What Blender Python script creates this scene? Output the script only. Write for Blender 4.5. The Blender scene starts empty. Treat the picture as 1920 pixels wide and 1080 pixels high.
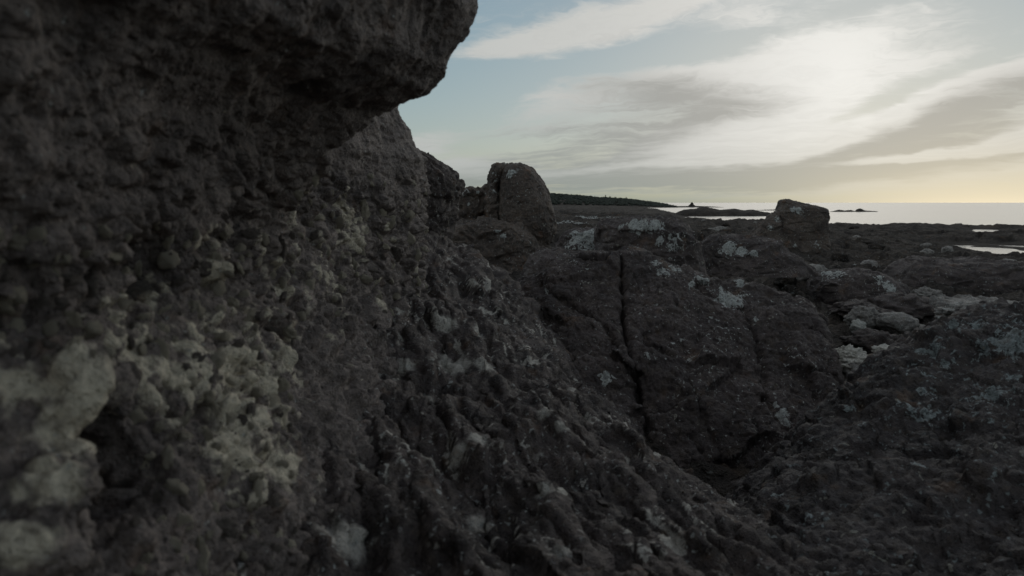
import bpy, math, random
import numpy as np
from mathutils import Vector, Matrix

random.seed(7)
RNG = np.random.default_rng(11)
scene = bpy.context.scene
C = scene.collection
R = math.radians

# ------------------------------------------------------------------ camera
F = 1350.0                       # focal length in photo pixels (1920 wide)
CAM = np.array([0.0, 0.0, 3.0])
PITCH = math.atan(160.0 / F)
cp_, sp_ = math.cos(PITCH), math.sin(PITCH)
cam_data = bpy.data.cameras.new('camera')
cam = bpy.data.objects.new('camera', cam_data)
C.objects.link(cam)
cam.location = CAM
cam.rotation_euler = (math.pi / 2 - PITCH, 0, 0)
cam_data.sensor_width = 36
cam_data.lens = 36 * F / 1920
cam_data.clip_start = 0.02
cam_data.clip_end = 80000
cam_data.dof.use_dof = True
cam_data.dof.focus_distance = 9.0
cam_data.dof.aperture_fstop = 3.6
scene.camera = cam

def ray(px, py):
    a = (px - 960) / F; b = (540 - py) / F
    return np.array([a, cp_ + b * sp_, -sp_ + b * cp_])

def at(px, py, Y):
    d = ray(px, py)
    return CAM + d * (Y / d[1])

def atz(px, Y, z):
    """point of column px at forward distance Y and height z"""
    zc = Y * cp_ - (z - 3.0) * sp_
    return np.array([(px - 960) / F * zc, Y, z])

def proj(V):
    d = V - CAM
    zc = d[:, 1] * cp_ - d[:, 2] * sp_
    yc = d[:, 1] * sp_ + d[:, 2] * cp_
    zc = np.where(zc < 1e-3, 1e-3, zc)
    return 960 + F * d[:, 0] / zc, 540 - F * yc / zc, zc

def azel(px, py):
    d = ray(px, py)
    return math.degrees(math.atan2(d[0], d[1])), math.degrees(math.atan2(d[2], math.hypot(d[0], d[1])))

# ------------------------------------------------------------------ world, sun, exposure
SUN_AZ, SUN_EL = 24.0, 9.0
SKY = dict(sky=0.085, lum=1.0)

def build_world():
    w = bpy.data.worlds.new('World'); scene.world = w; w.use_nodes = True
    nt = w.node_tree; nt.nodes.clear(); N = nt.nodes; L = nt.links
    def plug(sock, v):
        if isinstance(v, (int, float)): sock.default_value = v
        elif isinstance(v, (tuple, list)): sock.default_value = tuple(v) + ((1.0,) if len(sock.default_value) == 4 and len(v) == 3 else ())
        else: L.new(v, sock)
    def M(op, a, b=0.0, c=None, clamp=False):
        n = N.new('ShaderNodeMath'); n.operation = op; n.use_clamp = clamp
        plug(n.inputs[0], a)
        if len(n.inputs) > 1: plug(n.inputs[1], b)
        if c is not None: plug(n.inputs[2], c)
        return n.outputs[0]
    def mix(f, a, b, bt='MIX'):
        n = N.new('ShaderNodeMix'); n.data_type = 'RGBA'; n.blend_type = bt; n.clamp_factor = True
        plug(n.inputs[0], f); plug(n.inputs[6], a); plug(n.inputs[7], b); return n.outputs[2]
    def sstep(x, lo, hi, a=0.0, b=1.0):
        n = N.new('ShaderNodeMapRange'); n.interpolation_type = 'SMOOTHSTEP'
        plug(n.inputs[0], x)
        for i, v in zip((1, 2, 3, 4), (lo, hi, a, b)): n.inputs[i].default_value = v
        return n.outputs[0]
    def comb(x, y, z=0.0):
        n = N.new('ShaderNodeCombineXYZ'); plug(n.inputs[0], x); plug(n.inputs[1], y); plug(n.inputs[2], z); return n.outputs[0]
    def noise(vec, scale, detail=6, rough=0.55, dist=0.0):
        n = N.new('ShaderNodeTexNoise'); n.noise_dimensions = '3D'
        L.new(vec, n.inputs['Vector']); n.inputs['Scale'].default_value = scale
        n.inputs['Detail'].default_value = detail; n.inputs['Roughness'].default_value = rough
        n.inputs['Distortion'].default_value = dist
        return n.outputs['Fac'], n.outputs['Color']
    tc = N.new('ShaderNodeTexCoord')
    sep = N.new('ShaderNodeSeparateXYZ'); L.new(tc.outputs['Generated'], sep.inputs[0])
    X, Y, Z = sep.outputs
    az = M('MULTIPLY', M('ARCTAN2', X, Y), 180 / math.pi)
    el = M('MULTIPLY', M('ARCSINE', Z), 180 / math.pi)
    elp = M('MAXIMUM', el, 0.0)
    # physical sky as the clear air behind the clouds
    sky = N.new('ShaderNodeTexSky'); sky.sky_type = 'NISHITA'; sky.sun_disc = False
    sky.sun_elevation = R(SUN_EL); sky.sun_rotation = R(SUN_AZ)
    sky.air_density = 1.0; sky.dust_density = 0.4; sky.ozone_density = 2.0
    skyc = mix(1.0, sky.outputs[0], (SKY['sky'] * .78, SKY['sky'] * .92, SKY['sky'] * .98), 'MULTIPLY')
    # glare of the air close to the sun is dimmed by the cloud sheet in front of it
    def V3(op, a, b):
        n = N.new('ShaderNodeVectorMath'); n.operation = op; plug(n.inputs[0], a); plug(n.inputs[1], b); return n.outputs[0]
    skyc = V3('DIVIDE', V3('MULTIPLY', skyc, (1.9, 1.9, 1.9)), V3('ADD', V3('MULTIPLY', skyc, (2.2, 2.2, 2.2)), (1.0, 1.0, 1.0)))
    # domain warp (angles in degrees)
    base = comb(M('MULTIPLY', az, 0.045), M('MULTIPLY', elp, 0.16), 3.7)
    _, w1 = noise(base, 1.0, 1, 0.55)
    sw = N.new('ShaderNodeSeparateXYZ'); L.new(w1, sw.inputs[0])
    azw = M('ADD', az, M('MULTIPLY', M('SUBTRACT', sw.outputs[0], 0.5), 15.0))
    elw = M('ADD', el, M('MULTIPLY', M('SUBTRACT', sw.outputs[1], 0.5), 3.6))
    _, w2 = noise(comb(M('MULTIPLY', az, 0.2), M('MULTIPLY', elp, 0.6), 1.3), 1.0, 3, 0.6)
    sw2 = N.new('ShaderNodeSeparateXYZ'); L.new(w2, sw2.inputs[0])
    azw = M('ADD', azw, M('MULTIPLY', M('SUBTRACT', sw2.outputs[0], 0.5), 4.0))
    elw = M('ADD', elw, M('MULTIPLY', M('SUBTRACT', sw2.outputs[1], 0.5), 1.3))
    wv = comb(azw, elw, 0.0)
    def blob(px, py, hw, hh, rot, amp):
        a, e = azel(px, py)
        k = 1.9 * 180 / math.pi / F
        mp = N.new('ShaderNodeMapping'); mp.vector_type = 'TEXTURE'; L.new(wv, mp.inputs[0])
        mp.inputs['Location'].default_value = (a, e, 0); mp.inputs['Rotation'].default_value = (0, 0, R(rot)); mp.inputs['Scale'].default_value = (hw * k, hh * k, 1)
        g = N.new('ShaderNodeTexGradient'); g.gradient_type = 'SPHERICAL'; L.new(mp.outputs[0], g.inputs[0])
        return sstep(g.outputs['Fac'], 0, 1, 0, amp)
    def total(lst):
        t = None
        for b in lst:
            x = blob(*b); t = x if t is None else M('ADD', t, x)
        return t
    # streaky cirrus texture, laid on a high flat deck so that it closes up towards the horizon
    zz = M('MAXIMUM', M('ADD', Z, 0.10), 0.06)
    dx = M('DIVIDE', X, zz); dy = M('DIVIDE', Y, zz)
    ca, sa = math.cos(R(28)), math.sin(R(28))
    dx = M('ADD', dx, M('MULTIPLY', sw2.outputs[1], 0.55)); dy = M('ADD', dy, M('MULTIPLY', sw2.outputs[2], 0.9))
    s1 = M('ADD', M('MULTIPLY', dx, ca), M('MULTIPLY', dy, -sa))
    s2 = M('ADD', M('MULTIPLY', dx, sa), M('MULTIPLY', dy, ca))
    deck = comb(M('MULTIPLY', s1, 0.55), M('MULTIPLY', s2, 1.25), 5.1)
    wisp, _ = noise(deck, 1.15, 5, 0.6)
    fine, _ = noise(comb(M('MULTIPLY', s1, 1.1), M('MULTIPLY', s2, 2.6), 9.2), 2.2, 5, 0.62)
    veil = total([                       # thin lit cloud
        (1060, 70, 190, 34, 12, .85), (1150, 15, 200, 30, 8, .6), (1000, 40, 90, 30, 20, .4), (1250, 20, 90, 25, 25, .6), (930, 85, 90, 22, 10, .55),
        (1560, 120, 160, 75, 10, 1.0), (1430, 40, 120, 50, 0, .5), (1730, 50, 220, 30, 8, .45), (1650, 20, 160, 14, 10, -.5),
        (1480, 250, 270, 48, 16, 1.4), (1800, 130, 220, 26, 22, .8), (1330, 270, 130, 28, 8, .8),
        (1150, 250, 230, 80, 5, .75), (1300, 150, 180, 40, 0, .7), (1010, 180, 100, 22, 3, .5),
        (800, 258, 80, 18, 0, 1.0), (900, 308, 90, 15, 0, 1.0), (820, 330, 100, 20, 0, .7), (1180, 315, 200, 7, 3, .9), (1350, 290, 120, 8, 8, .8), (1000, 330, 150, 7, 0, .6), (1750, 315, 260, 30, 6, .9),
        (1200, 330, 500, 30, 0, .45), (1660, 168, 150, 20, 22, -1.9), (1240, 108, 180, 26, 6, -1.1), (860, 185, 80, 30, 0, -.9), (960, 135, 120, 22, 8, -.6), (920, 60, 80, 30, 10, .5), (1400, 110, 70, 30, 0, -.5), (960, 260, 80, 20, 0, -.5), (1780, 278, 200, 10, 8, 1.2), (1650, 300, 160, 8, 6, 1.0), (1860, 20, 90, 16, 14, -.6), (1500, 20, 60, 16, 0, -.3), (1800, 230, 280, 60, 16, .8), (860, 340, 120, 22, 0, .45)])
    cover = M('ADD', M('MULTIPLY', veil, 1.0), M('MULTIPLY', M('SUBTRACT', wisp, 0.5), 2.2))
    cover = M('ADD', cover, M('MULTIPLY', M('SUBTRACT', fine, 0.5), 1.4))
    # beyond the frame the same broken cloud goes on
    off = sstep(M('ABSOLUTE', M('SUBTRACT', az, 10.0)), 30, 48)
    high = sstep(el, 16, 24)
    outside = M('MAXIMUM', off, high)
    cover = M('ADD', cover, M('MULTIPLY', outside, 0.55))
    cover = sstep(cover, 0.0, 1.1)
    thick = total([                      # thick, self-shaded cloud
        (1270, 168, 190, 26, -3, .42), (1140, 230, 200, 52, 5, .62), (1350, 190, 120, 30, -4, .35), (1060, 265, 110, 34, 0, .45), (1250, 240, 150, 40, 6, .5), (1150, 340, 520, 26, 0, .75), (1420, 335, 200, 12, 4, .6), (1780, 278, 180, 8, 9, -1.1), (1620, 300, 170, 7, 6, -1.0), (1860, 325, 170, 12, 9, -1.0), (1180, 312, 170, 6, 3, -.6), (1370, 288, 110, 8, 8, -.8), (1480, 235, 150, 30, 18, -.7),
        (1800, 205, 210, 34, 20, 1.15), (1690, 250, 120, 18, 14, .75), (1900, 215, 120, 30, 20, .5),
        (1500, 312, 210, 12, 5, .8), (1250, 305, 190, 16, 3, .55), (1800, 292, 190, 7, 8, .8), (1000, 345, 300, 14, 0, .4),
        (1650, 325, 220, 9, 6, .5), (1480, 350, 330, 9, 3, .45), (1050, 290, 90, 18, 3, .45)])
    thick = M('ADD', thick, M('MULTIPLY', M('SUBTRACT', fine, 0.5), 1.5))
    thick = M('ADD', thick, M('MULTIPLY', outside, M('MULTIPLY', M('SUBTRACT', wisp, 0.47), 1.6)))
    thick = sstep(thick, -0.05, 1.2)
    # forward scattering round the veiled sun
    sd = (math.sin(R(SUN_AZ)) * math.cos(R(SUN_EL)), math.cos(R(SUN_AZ)) * math.cos(R(SUN_EL)), math.sin(R(SUN_EL)))
    dp = N.new('ShaderNodeVectorMath'); dp.operation = 'DOT_PRODUCT'
    L.new(tc.outputs['Generated'], dp.inputs[0]); dp.inputs[1].default_value = sd
    ang = M('MULTIPLY', M('ARCCOSINE', M('MINIMUM', dp.outputs['Value'], 1.0)), 180 / math.pi)
    g1 = M('EXPONENT', M('MULTIPLY', M('POWER', M('DIVIDE', ang, 9.0), 2.0), -1.0))
    g2 = M('EXPONENT', M('DIVIDE', ang, -26.0))
    low = M('EXPONENT', M('DIVIDE', elp, -1.9)); low2 = M('EXPONENT', M('DIVIDE', elp, -3.0))
    warmw = M('MULTIPLY', low2, M('EXPONENT', M('MULTIPLY', M('POWER', M('DIVIDE', M('SUBTRACT', az, 35.0), 15.0), 2.0), -1.0)))
    lit = M('ADD', M('ADD', 0.42, M('MULTIPLY', g2, 0.35)), M('MULTIPLY', g1, 0.12))
    lit = M('ADD', lit, M('MULTIPLY', M('SUBTRACT', fine, 0.5), 0.25))
    tint = mix(sstep(ang, 6, 32), (1.0, .985, .935), (.965, .99, .96))
    cl_lit = mix(1.0, tint, comb(lit, lit, lit), 'MULTIPLY')
    dark = M('ADD', 0.27, M('MULTIPLY', g2, 0.20))
    cl_dark = mix(1.0, mix(sstep(ang, 6, 30), (1.0, .985, .92), (.94, 1.0, .965)), comb(dark, dark, dark), 'MULTIPLY')
    cloud = mix(thick, cl_lit, cl_dark)
    col = mix(cover, skyc, cloud)
    col = mix(M('MULTIPLY', low, 0.9), col, (.25, .29, .255))
    col = mix(M('MULTIPLY', warmw, 1.0), col, (.93, .80, .56))
    bg = N.new('ShaderNodeBackground'); out = N.new('ShaderNodeOutputWorld')
    L.new(col, bg.inputs[0]); bg.inputs[1].default_value = SKY['lum']
    L.new(bg.outputs[0], out.inputs[0])
build_world()
scene.world.cycles.sampling_method = 'MANUAL'
scene.world.cycles.sample_map_resolution = 256

sun_data = bpy.data.lights.new('sun', 'SUN'); sun_data.energy = 0.5; sun_data.angle = R(60); sun_data.color = (1.0, .94, .84)
sun = bpy.data.objects.new('sun', sun_data); C.objects.link(sun)
sdir = Vector((math.sin(R(SUN_AZ)) * math.cos(R(SUN_EL)), math.cos(R(SUN_AZ)) * math.cos(R(SUN_EL)), math.sin(R(SUN_EL))))
sun.rotation_euler = sdir.to_track_quat('Z', 'Y').to_euler()
sun.location = (20, 30, 30)

scene.view_settings.view_transform = 'Standard'
scene.view_settings.look = 'None'
scene.view_settings.exposure = 0.0
scene.view_settings.gamma = 1.0
scene.cycles.use_denoising = True
scene.cycles.max_bounces = 6

# ------------------------------------------------------------------ noise
_perm = np.concatenate([RNG.permutation(256)] * 2).astype(np.int32)
_g = RNG.normal(size=(256, 3)); _g /= np.linalg.norm(_g, axis=1)[:, None]; _g = _g.astype(np.float32)
_jit = RNG.random((256, 3)).astype(np.float32)
_val = RNG.random(256).astype(np.float32)

def perlin(P):
    P = np.asarray(P, np.float32)
    I = np.floor(P); f = P - I; I = I.astype(np.int32) & 255
    u = f * f * f * (f * (f * 6 - 15) + 10)
    out = 0
    for dx in (0, 1):
        px = _perm[(I[:, 0] + dx) & 255]; wx = u[:, 0] if dx else 1 - u[:, 0]
        for dy in (0, 1):
            pxy = _perm[(px + I[:, 1] + dy) & 255]; wy = u[:, 1] if dy else 1 - u[:, 1]
            for dz in (0, 1):
                h = _perm[(pxy + I[:, 2] + dz) & 255]; wz = u[:, 2] if dz else 1 - u[:, 2]
                g = _g[h]
                d = g[:, 0] * (f[:, 0] - dx) + g[:, 1] * (f[:, 1] - dy) + g[:, 2] * (f[:, 2] - dz)
                out = out + wx * wy * wz * d
    return out * 1.5

def fbm(P, s, octv=4, gain=0.5, lac=2.03, ridged=False):
    P = np.asarray(P, np.float32) * s; o = 0; a = 1.0; t = 0
    for k in range(octv):
        n = perlin(P + 17.3 * k)
        if ridged: n = 1 - 2 * np.abs(n)
        o = o + a * n; t += a; a *= gain; P = P * lac
    return o / t

def worley(P, s):
    P = np.asarray(P, np.float32) * s
    I = np.floor(P).astype(np.int32); f = P - I
    F1 = np.full(len(P), 9, np.float32); F2 = F1.copy(); idv = np.zeros(len(P), np.float32)
    for dx in (-1, 0, 1):
        hx = _perm[(I[:, 0] + dx) & 255]
        for dy in (-1, 0, 1):
            hy = _perm[(hx + I[:, 1] + dy) & 255]
            for dz in (-1, 0, 1):
                h = _perm[(hy + I[:, 2] + dz) & 255]
                j = _jit[h]
                d = (dx + j[:, 0] - f[:, 0]) ** 2 + (dy + j[:, 1] - f[:, 1]) ** 2 + (dz + j[:, 2] - f[:, 2]) ** 2
                nearer = d < F1
                F2 = np.where(nearer, F1, np.minimum(F2, d))
                idv = np.where(nearer, _val[h], idv); F1 = np.where(nearer, d, F1)
    return np.sqrt(F1), np.sqrt(F2), idv

def facet(P, s, tilt=1.0, seed=0.0):
    """angular broken blocks: each cell is a plane of its own height and tilt"""
    P = np.asarray(P, np.float32) * s + np.float32(seed)
    I = np.floor(P).astype(np.int32); f = P - I
    F1 = np.full(len(P), 9, np.float32); F2 = F1.copy(); best = np.zeros(len(P), np.int32); vx = np.zeros_like(F1); vy = vx.copy(); vz = vx.copy()
    for dx in (-1, 0, 1):
        hx = _perm[(I[:, 0] + dx) & 255]
        for dy in (-1, 0, 1):
            hy = _perm[(hx + I[:, 1] + dy) & 255]
            for dz in (-1, 0, 1):
                h = _perm[(hy + I[:, 2] + dz) & 255]; j = _jit[h]
                a = f[:, 0] - dx - j[:, 0]; b = f[:, 1] - dy - j[:, 1]; c = f[:, 2] - dz - j[:, 2]
                d = a * a + b * b + c * c; m = d < F1
                F2 = np.where(m, F1, np.minimum(F2, d)); F1 = np.where(m, d, F1); best = np.where(m, h, best); vx = np.where(m, a, vx); vy = np.where(m, b, vy); vz = np.where(m, c, vz)
    g = _g[best]
    e = ss(np.sqrt(F2) - np.sqrt(F1), 0.0, 0.10)
    return ((_val[best] - .35) + tilt * (vx * g[:, 0] + vy * g[:, 1] + vz * g[:, 2])) * e, _val[(best * 7 + 3) & 255]

def ss(x, a, b):
    t = np.clip((x - a) / (b - a), 0, 1); return t * t * (3 - 2 * t)

def cobble(P, s):
    """rounded stones set in a matrix: 0 in the joints, up to 1 on the stones"""
    f1, f2, idv = worley(P, s)
    return ss(f2 - f1, 0.0, 0.45) * (0.35 + 0.65 * idv), idv

class TPS:
    def __init__(self, pts, vals, smooth=1e-3):
        self.p = np.asarray(pts, float); n = len(self.p)
        A = np.zeros((n + 3, n + 3)); A[:n, :n] = self.k(self.p[:, None] - self.p[None]) + smooth * np.eye(n)
        A[:n, n] = 1; A[:n, n + 1:] = self.p; A[n, :n] = 1; A[n + 1:, :n] = self.p.T
        self.w = np.linalg.solve(A, np.concatenate([np.asarray(vals, float), np.zeros(3)]))
    @staticmethod
    def k(d):
        r2 = (d ** 2).sum(-1); return 0.5 * r2 * np.log(r2 + 1e-9)
    def __call__(self, q):
        o = np.empty(len(q))
        for a in range(0, len(q), 60000):
            b = q[a:a + 60000]
            o[a:a + 60000] = self.k(b[:, None] - self.p[None]) @ self.w[:-3] + self.w[-3] + b @ self.w[-2:]
        return o

# ------------------------------------------------------------------ materials
def rock_mat(name, dark, mid, lichen=(.42, .46, .45), pale=(.36, .34, .29), spots=0.66, spot_scale=14.0, grain=55.0, bump=0.6, var=2.2, brown=(.11, .085, .065), spec=.4, rgh=.72):
    m = bpy.data.materials.new(name); m.use_nodes = True
    nt = m.node_tree; N = nt.nodes; L = nt.links
    b = N['Principled BSDF']
    b.inputs['Roughness'].default_value = rgh
    b.inputs['Specular IOR Level'].default_value = spec
    tc = N.new('ShaderNodeTexCoord'); co = tc.outputs['Object']
    def noise(scale, detail=6, rough=0.6, dist=0.0):
        n = N.new('ShaderNodeTexNoise'); L.new(co, n.inputs['Vector'])
        n.inputs['Scale'].default_value = scale; n.inputs['Detail'].default_value = detail
        n.inputs['Roughness'].default_value = rough; n.inputs['Distortion'].default_value = dist
        return n.outputs['Fac']
    def mr(x, lo, hi, a=0.0, c=1.0):
        n = N.new('ShaderNodeMapRange'); n.interpolation_type = 'SMOOTHSTEP'; L.new(x, n.inputs[0])
        for i, v in zip((1, 2, 3, 4), (lo, hi, a, c)): n.inputs[i].default_value = v
        return n.outputs[0]
    def mix(f, a, c, bt='MIX'):
        n = N.new('ShaderNodeMix'); n.data_type = 'RGBA'; n.blend_type = bt
        for s, v in ((n.inputs[0], f), (n.inputs[6], a), (n.inputs[7], c)):
            if isinstance(v, (int, float)): s.default_value = v
            elif isinstance(v, tuple): s.default_value = v + (1.0,)
            else: L.new(v, s)
        return n.outputs[2]
    def math_(op, a, c):
        n = N.new('ShaderNodeMath'); n.operation = op; n.use_clamp = False
        for s, v in ((n.inputs[0], a), (n.inputs[1], c)):
            if isinstance(v, (int, float)): s.default_value = v
            else: L.new(v, s)
        return n.outputs[0]
    def attr(nm):
        n = N.new('ShaderNodeAttribute'); n.attribute_name = nm; return n.outputs['Fac']
    n_big = noise(var, 4, 0.62, 0.4); n_mid = noise(var * 5, 4, 0.65); n_fine = noise(grain, 4, 0.7)
    col = mix(mr(n_big, .32, .68), dark, mid)
    col = mix(math_('MULTIPLY', mr(n_mid, .45, .75), .55), col, brown)
    col = mix(.75, col, mix(mr(n_fine, .25, .75), (.45, .45, .46), (1.5, 1.48, 1.45)), 'MULTIPLY')
    # exposed pale limestone
    p_edge = math_('ADD', attr('pale'), math_('MULTIPLY', math_('SUBTRACT', n_mid, .5), .9))
    col = mix(mr(p_edge, .35, .75), col, mix(mr(n_fine, .3, .7), tuple(x * .7 for x in pale), pale))
    # crusts of grey-white lichen
    ln = noise(spot_scale * 2.2, 4, 0.66, 0.5)
    l_edge = math_('ADD', math_('ADD', attr('lichen'), math_('MULTIPLY', math_('SUBTRACT', ln, .5), 2.4)), math_('MULTIPLY', math_('SUBTRACT', n_fine, .5), .5))
    col = mix(mr(l_edge, .52, .64), col, mix(mr(n_fine, .32, .66), tuple(x * .45 for x in lichen), tuple(x * 1.12 for x in lichen)))
    speck = mr(noise(spot_scale * 4.2, 3, .5, .3), spots, spots + .05)
    speck = math_('MULTIPLY', speck, mr(noise(spot_scale * .35, 3), .40, .56))
    col = mix(math_('MULTIPLY', speck, .85), col, tuple(x * .8 for x in lichen))
    chip = mr(noise(spot_scale * 1.6, 3, .62, .8), spots + .05, spots + .075)
    col = mix(math_('MULTIPLY', chip, .9), col, tuple(x * .85 for x in pale))
    rust = mr(noise(var * 1.7, 3, .6), .60, .72)
    col = mix(math_('MULTIPLY', rust, .35), col, tuple(x * f for x, f in zip(brown, (1.7, 1.25, .9))))
    L.new(col, b.inputs['Base Color'])
    h = math_('ADD', math_('MULTIPLY', n_fine, 1.0), math_('MULTIPLY', noise(grain * 3.4, 2, .7), .45))
    h = math_('ADD', h, math_('MULTIPLY', mr(noise(grain * 1.3, 1, .5), .30, .42, -0.8, 0.0), .6))
    bp = N.new('ShaderNodeBump'); L.new(h, bp.inputs['Height']); bp.inputs['Strength'].default_value = bump
    bp.inputs['Distance'].default_value = 0.9 / grain
    L.new(bp.outputs[0], b.inputs['Normal'])
    return m

M = {}
LICH = (.50, .51, .49)
M['wall'] = rock_mat('pale_conglomerate', (.115, .094, .088), (.25, .207, .188), LICH, pale=(.70, .62, .49), spots=.66, grain=60, bump=.9, var=5, brown=(.125, .102, .092))
M['slope'] = rock_mat('rough_limestone', (.043, .034, .033), (.108, .085, .080), LICH, pale=(.54, .505, .455), spots=.63, spot_scale=10, grain=60, var=4, bump=1.0)
M['block'] = rock_mat('dark_limestone', (.052, .041, .040), (.122, .098, .094), LICH, bump=.85, spots=.635, spot_scale=8, grain=48, var=2.2)
M['front'] = rock_mat('lichened_limestone', (.038, .032, .0325), (.088, .074, .073), bump=.9, lichen=(.30, .335, .335), spots=.625, spot_scale=9, grain=48, var=3)
M['stack'] = rock_mat('stack_limestone', (.07, .056, .05), (.155, .124, .106), LICH, spots=.63, spot_scale=6, grain=22, var=1.6, bump=.8, brown=(.14, .088, .058))
M['shore'] = rock_mat('shore_rock', (.032, .028, .026), (.085, .073, .065), LICH, spots=.67, spot_scale=3.0, grain=10, var=.5, bump=.9, brown=(.085, .065, .048), spec=.12, rgh=.92)
M['stone'] = rock_mat('grey_stone', (.14, .13, .122), (.33, .31, .29), LICH, spots=.62, spot_scale=9, grain=40, var=3)
M['palestone'] = rock_mat('pale_stone', (.44, .42, .38), (.68, .65, .59), spots=.68, spot_scale=9, grain=40, var=3)

def simple_mat(name, col, rough=.9):
    m = bpy.data.materials.new(name); m.use_nodes = True; N = m.node_tree.nodes; L = m.node_tree.links
    b = N['Principled BSDF']; b.inputs['Roughness'].default_value = rough
    n = N.new('ShaderNodeTexNoise'); n.inputs['Scale'].default_value = 0.8; n.inputs['Detail'].default_value = 5
    r = N.new('ShaderNodeValToRGB'); r.color_ramp.elements[0].color = tuple(x * .6 for x in col) + (1,); r.color_ramp.elements[1].color = tuple(x * 1.4 for x in col) + (1,)
    t = N.new('ShaderNodeTexCoord'); L.new(t.outputs['Object'], n.inputs['Vector'])
    L.new(n.outputs['Fac'], r.inputs[0]); L.new(r.outputs[0], b.inputs['Base Color'])
    return m

def sea_mat():
    m = bpy.data.materials.new('sea_water'); m.use_nodes = True; N = m.node_tree.nodes; L = m.node_tree.links
    b = N['Principled BSDF']; b.inputs['Base Color'].default_value = (.012, .018, .02, 1)
    b.inputs['IOR'].default_value = 1.33; b.inputs['Roughness'].default_value = 0.25
    t = N.new('ShaderNodeTexCoord')
    mp = N.new('ShaderNodeMapping'); L.new(t.outputs['Object'], mp.inputs[0]); mp.inputs['Scale'].default_value = (.35, 1.1, 1)
    n = N.new('ShaderNodeTexNoise'); L.new(mp.outputs[0], n.inputs['Vector']); n.inputs['Scale'].default_value = .6; n.inputs['Detail'].default_value = 4
    bp = N.new('ShaderNodeBump'); L.new(n.outputs['Fac'], bp.inputs['Height']); bp.inputs['Strength'].default_value = .5; bp.inputs['Distance'].default_value = .08
    L.new(bp.outputs[0], b.inputs['Normal'])
    return m
M['sea'] = sea_mat()
M['forest'] = simple_mat('pine_foliage', (.035, .042, .032))
M['bark'] = simple_mat('pine_bark', (.07, .05, .04))

# ------------------------------------------------------------------ mesh helpers
def tag(o, label, cat, group=None):
    o['label'] = label; o['category'] = cat
    if group: o['group'] = group
    return o

def mesh_np(name, V, quads=None, tris=None, attrs=None, smooth=True):
    me = bpy.data.meshes.new(name)
    V = np.asarray(V, np.float32)
    loops = []; starts = []; n = 0
    if quads is not None and len(quads):
        q = np.asarray(quads, np.int32); loops.append(q.ravel()); starts.append(n + 4 * np.arange(len(q), dtype=np.int32)); n += 4 * len(q)
    if tris is not None and len(tris):
        q = np.asarray(tris, np.int32); loops.append(q.ravel()); starts.append(n + 3 * np.arange(len(q), dtype=np.int32)); n += 3 * len(q)
    loops = np.concatenate(loops); starts = np.concatenate(starts)
    me.vertices.add(len(V)); me.vertices.foreach_set('co', V.ravel())
    me.loops.add(n); me.loops.foreach_set('vertex_index', loops)
    me.polygons.add(len(starts)); me.polygons.foreach_set('loop_start', starts)
    me.update(calc_edges=True)
    if smooth: me.polygons.foreach_set('use_smooth', np.ones(len(starts), bool))
    for k, v in (attrs or {}).items():
        a = me.attributes.new(k, 'FLOAT', 'POINT'); a.data.foreach_set('value', np.asarray(v, np.float32))
    me.validate(); me.update()
    return me

def obj(name, me, mat, parent=None):
    o = bpy.data.objects.new(name, me); C.objects.link(o)
    if me is not None and mat is not None and not me.materials: me.materials.append(mat)
    if parent is not None: o.parent = parent
    return o

def grid_quads(nu, nv, wrap=False, flip=False):
    i = np.arange(nu - 1)[:, None]; j = np.arange(nv if wrap else nv - 1)[None]
    j2 = (j + 1) % nv
    a = i * nv + j; b = i * nv + j2; c = (i + 1) * nv + j2; d = (i + 1) * nv + j
    q = np.stack([a, b, c, d], -1).reshape(-1, 4)
    return q[:, ::-1] if flip else q

def grid_normals(V, nu, nv, wrap=False, flip=False):
    G = V.reshape(nu, nv, 3)
    du = np.gradient(G, axis=0)
    dv = (np.roll(G, -1, 1) - np.roll(G, 1, 1)) if wrap else np.gradient(G, axis=1)
    n = np.cross(dv, du).reshape(-1, 3); n /= np.linalg.norm(n, axis=1)[:, None] + 1e-12
    return -n if flip else n

def hit(V, px, py, rad=7):
    """the nearest vertex seen at photo position px, py"""
    u, v, d = proj(V)
    m = (np.abs(u - px) < rad) & (np.abs(v - py) < rad)
    if not m.any(): return None
    k = np.where(m)[0]; return k[np.argmin(d[k])]

def patches(V, spots, warp=0.5):
    """lichen / pale marks: soft blobs at points of the surface"""
    out = np.zeros(len(V), np.float32)
    for px, py, r, a in spots:
        k = hit(V, px, py)
        if k is None: continue
        d = np.linalg.norm(V[k] - CAM); rw = r * d / F
        q = ((V - V[k]) ** 2).sum(1) / (rw * rw)
        out = np.maximum(out, a * np.exp(-q * .7))
    return out

# ------------------------------------------------------------------ the setting: sea, shore, headland
def add_sea():
    n = 96; rr = [0.0, 60, 400, 3000, 12000, 60000]
    V = [(0, 0, 0)]
    for r in rr[1:]:
        for k in range(n):
            a = 2 * math.pi * k / n; V.append((r * math.cos(a), r * math.sin(a), 0))
    T = [(0, 1 + k, 1 + (k + 1) % n) for k in range(n)]
    Q = []
    for i in range(len(rr) - 2):
        for k in range(n):
            a = 1 + i * n + k; b = 1 + i * n + (k + 1) % n
            Q.append((a, a + n, b + n, b))
    o = obj('sea', mesh_np('sea', V, Q, T, smooth=False), M['sea']); o['kind'] = 'structure'
add_sea()

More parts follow.
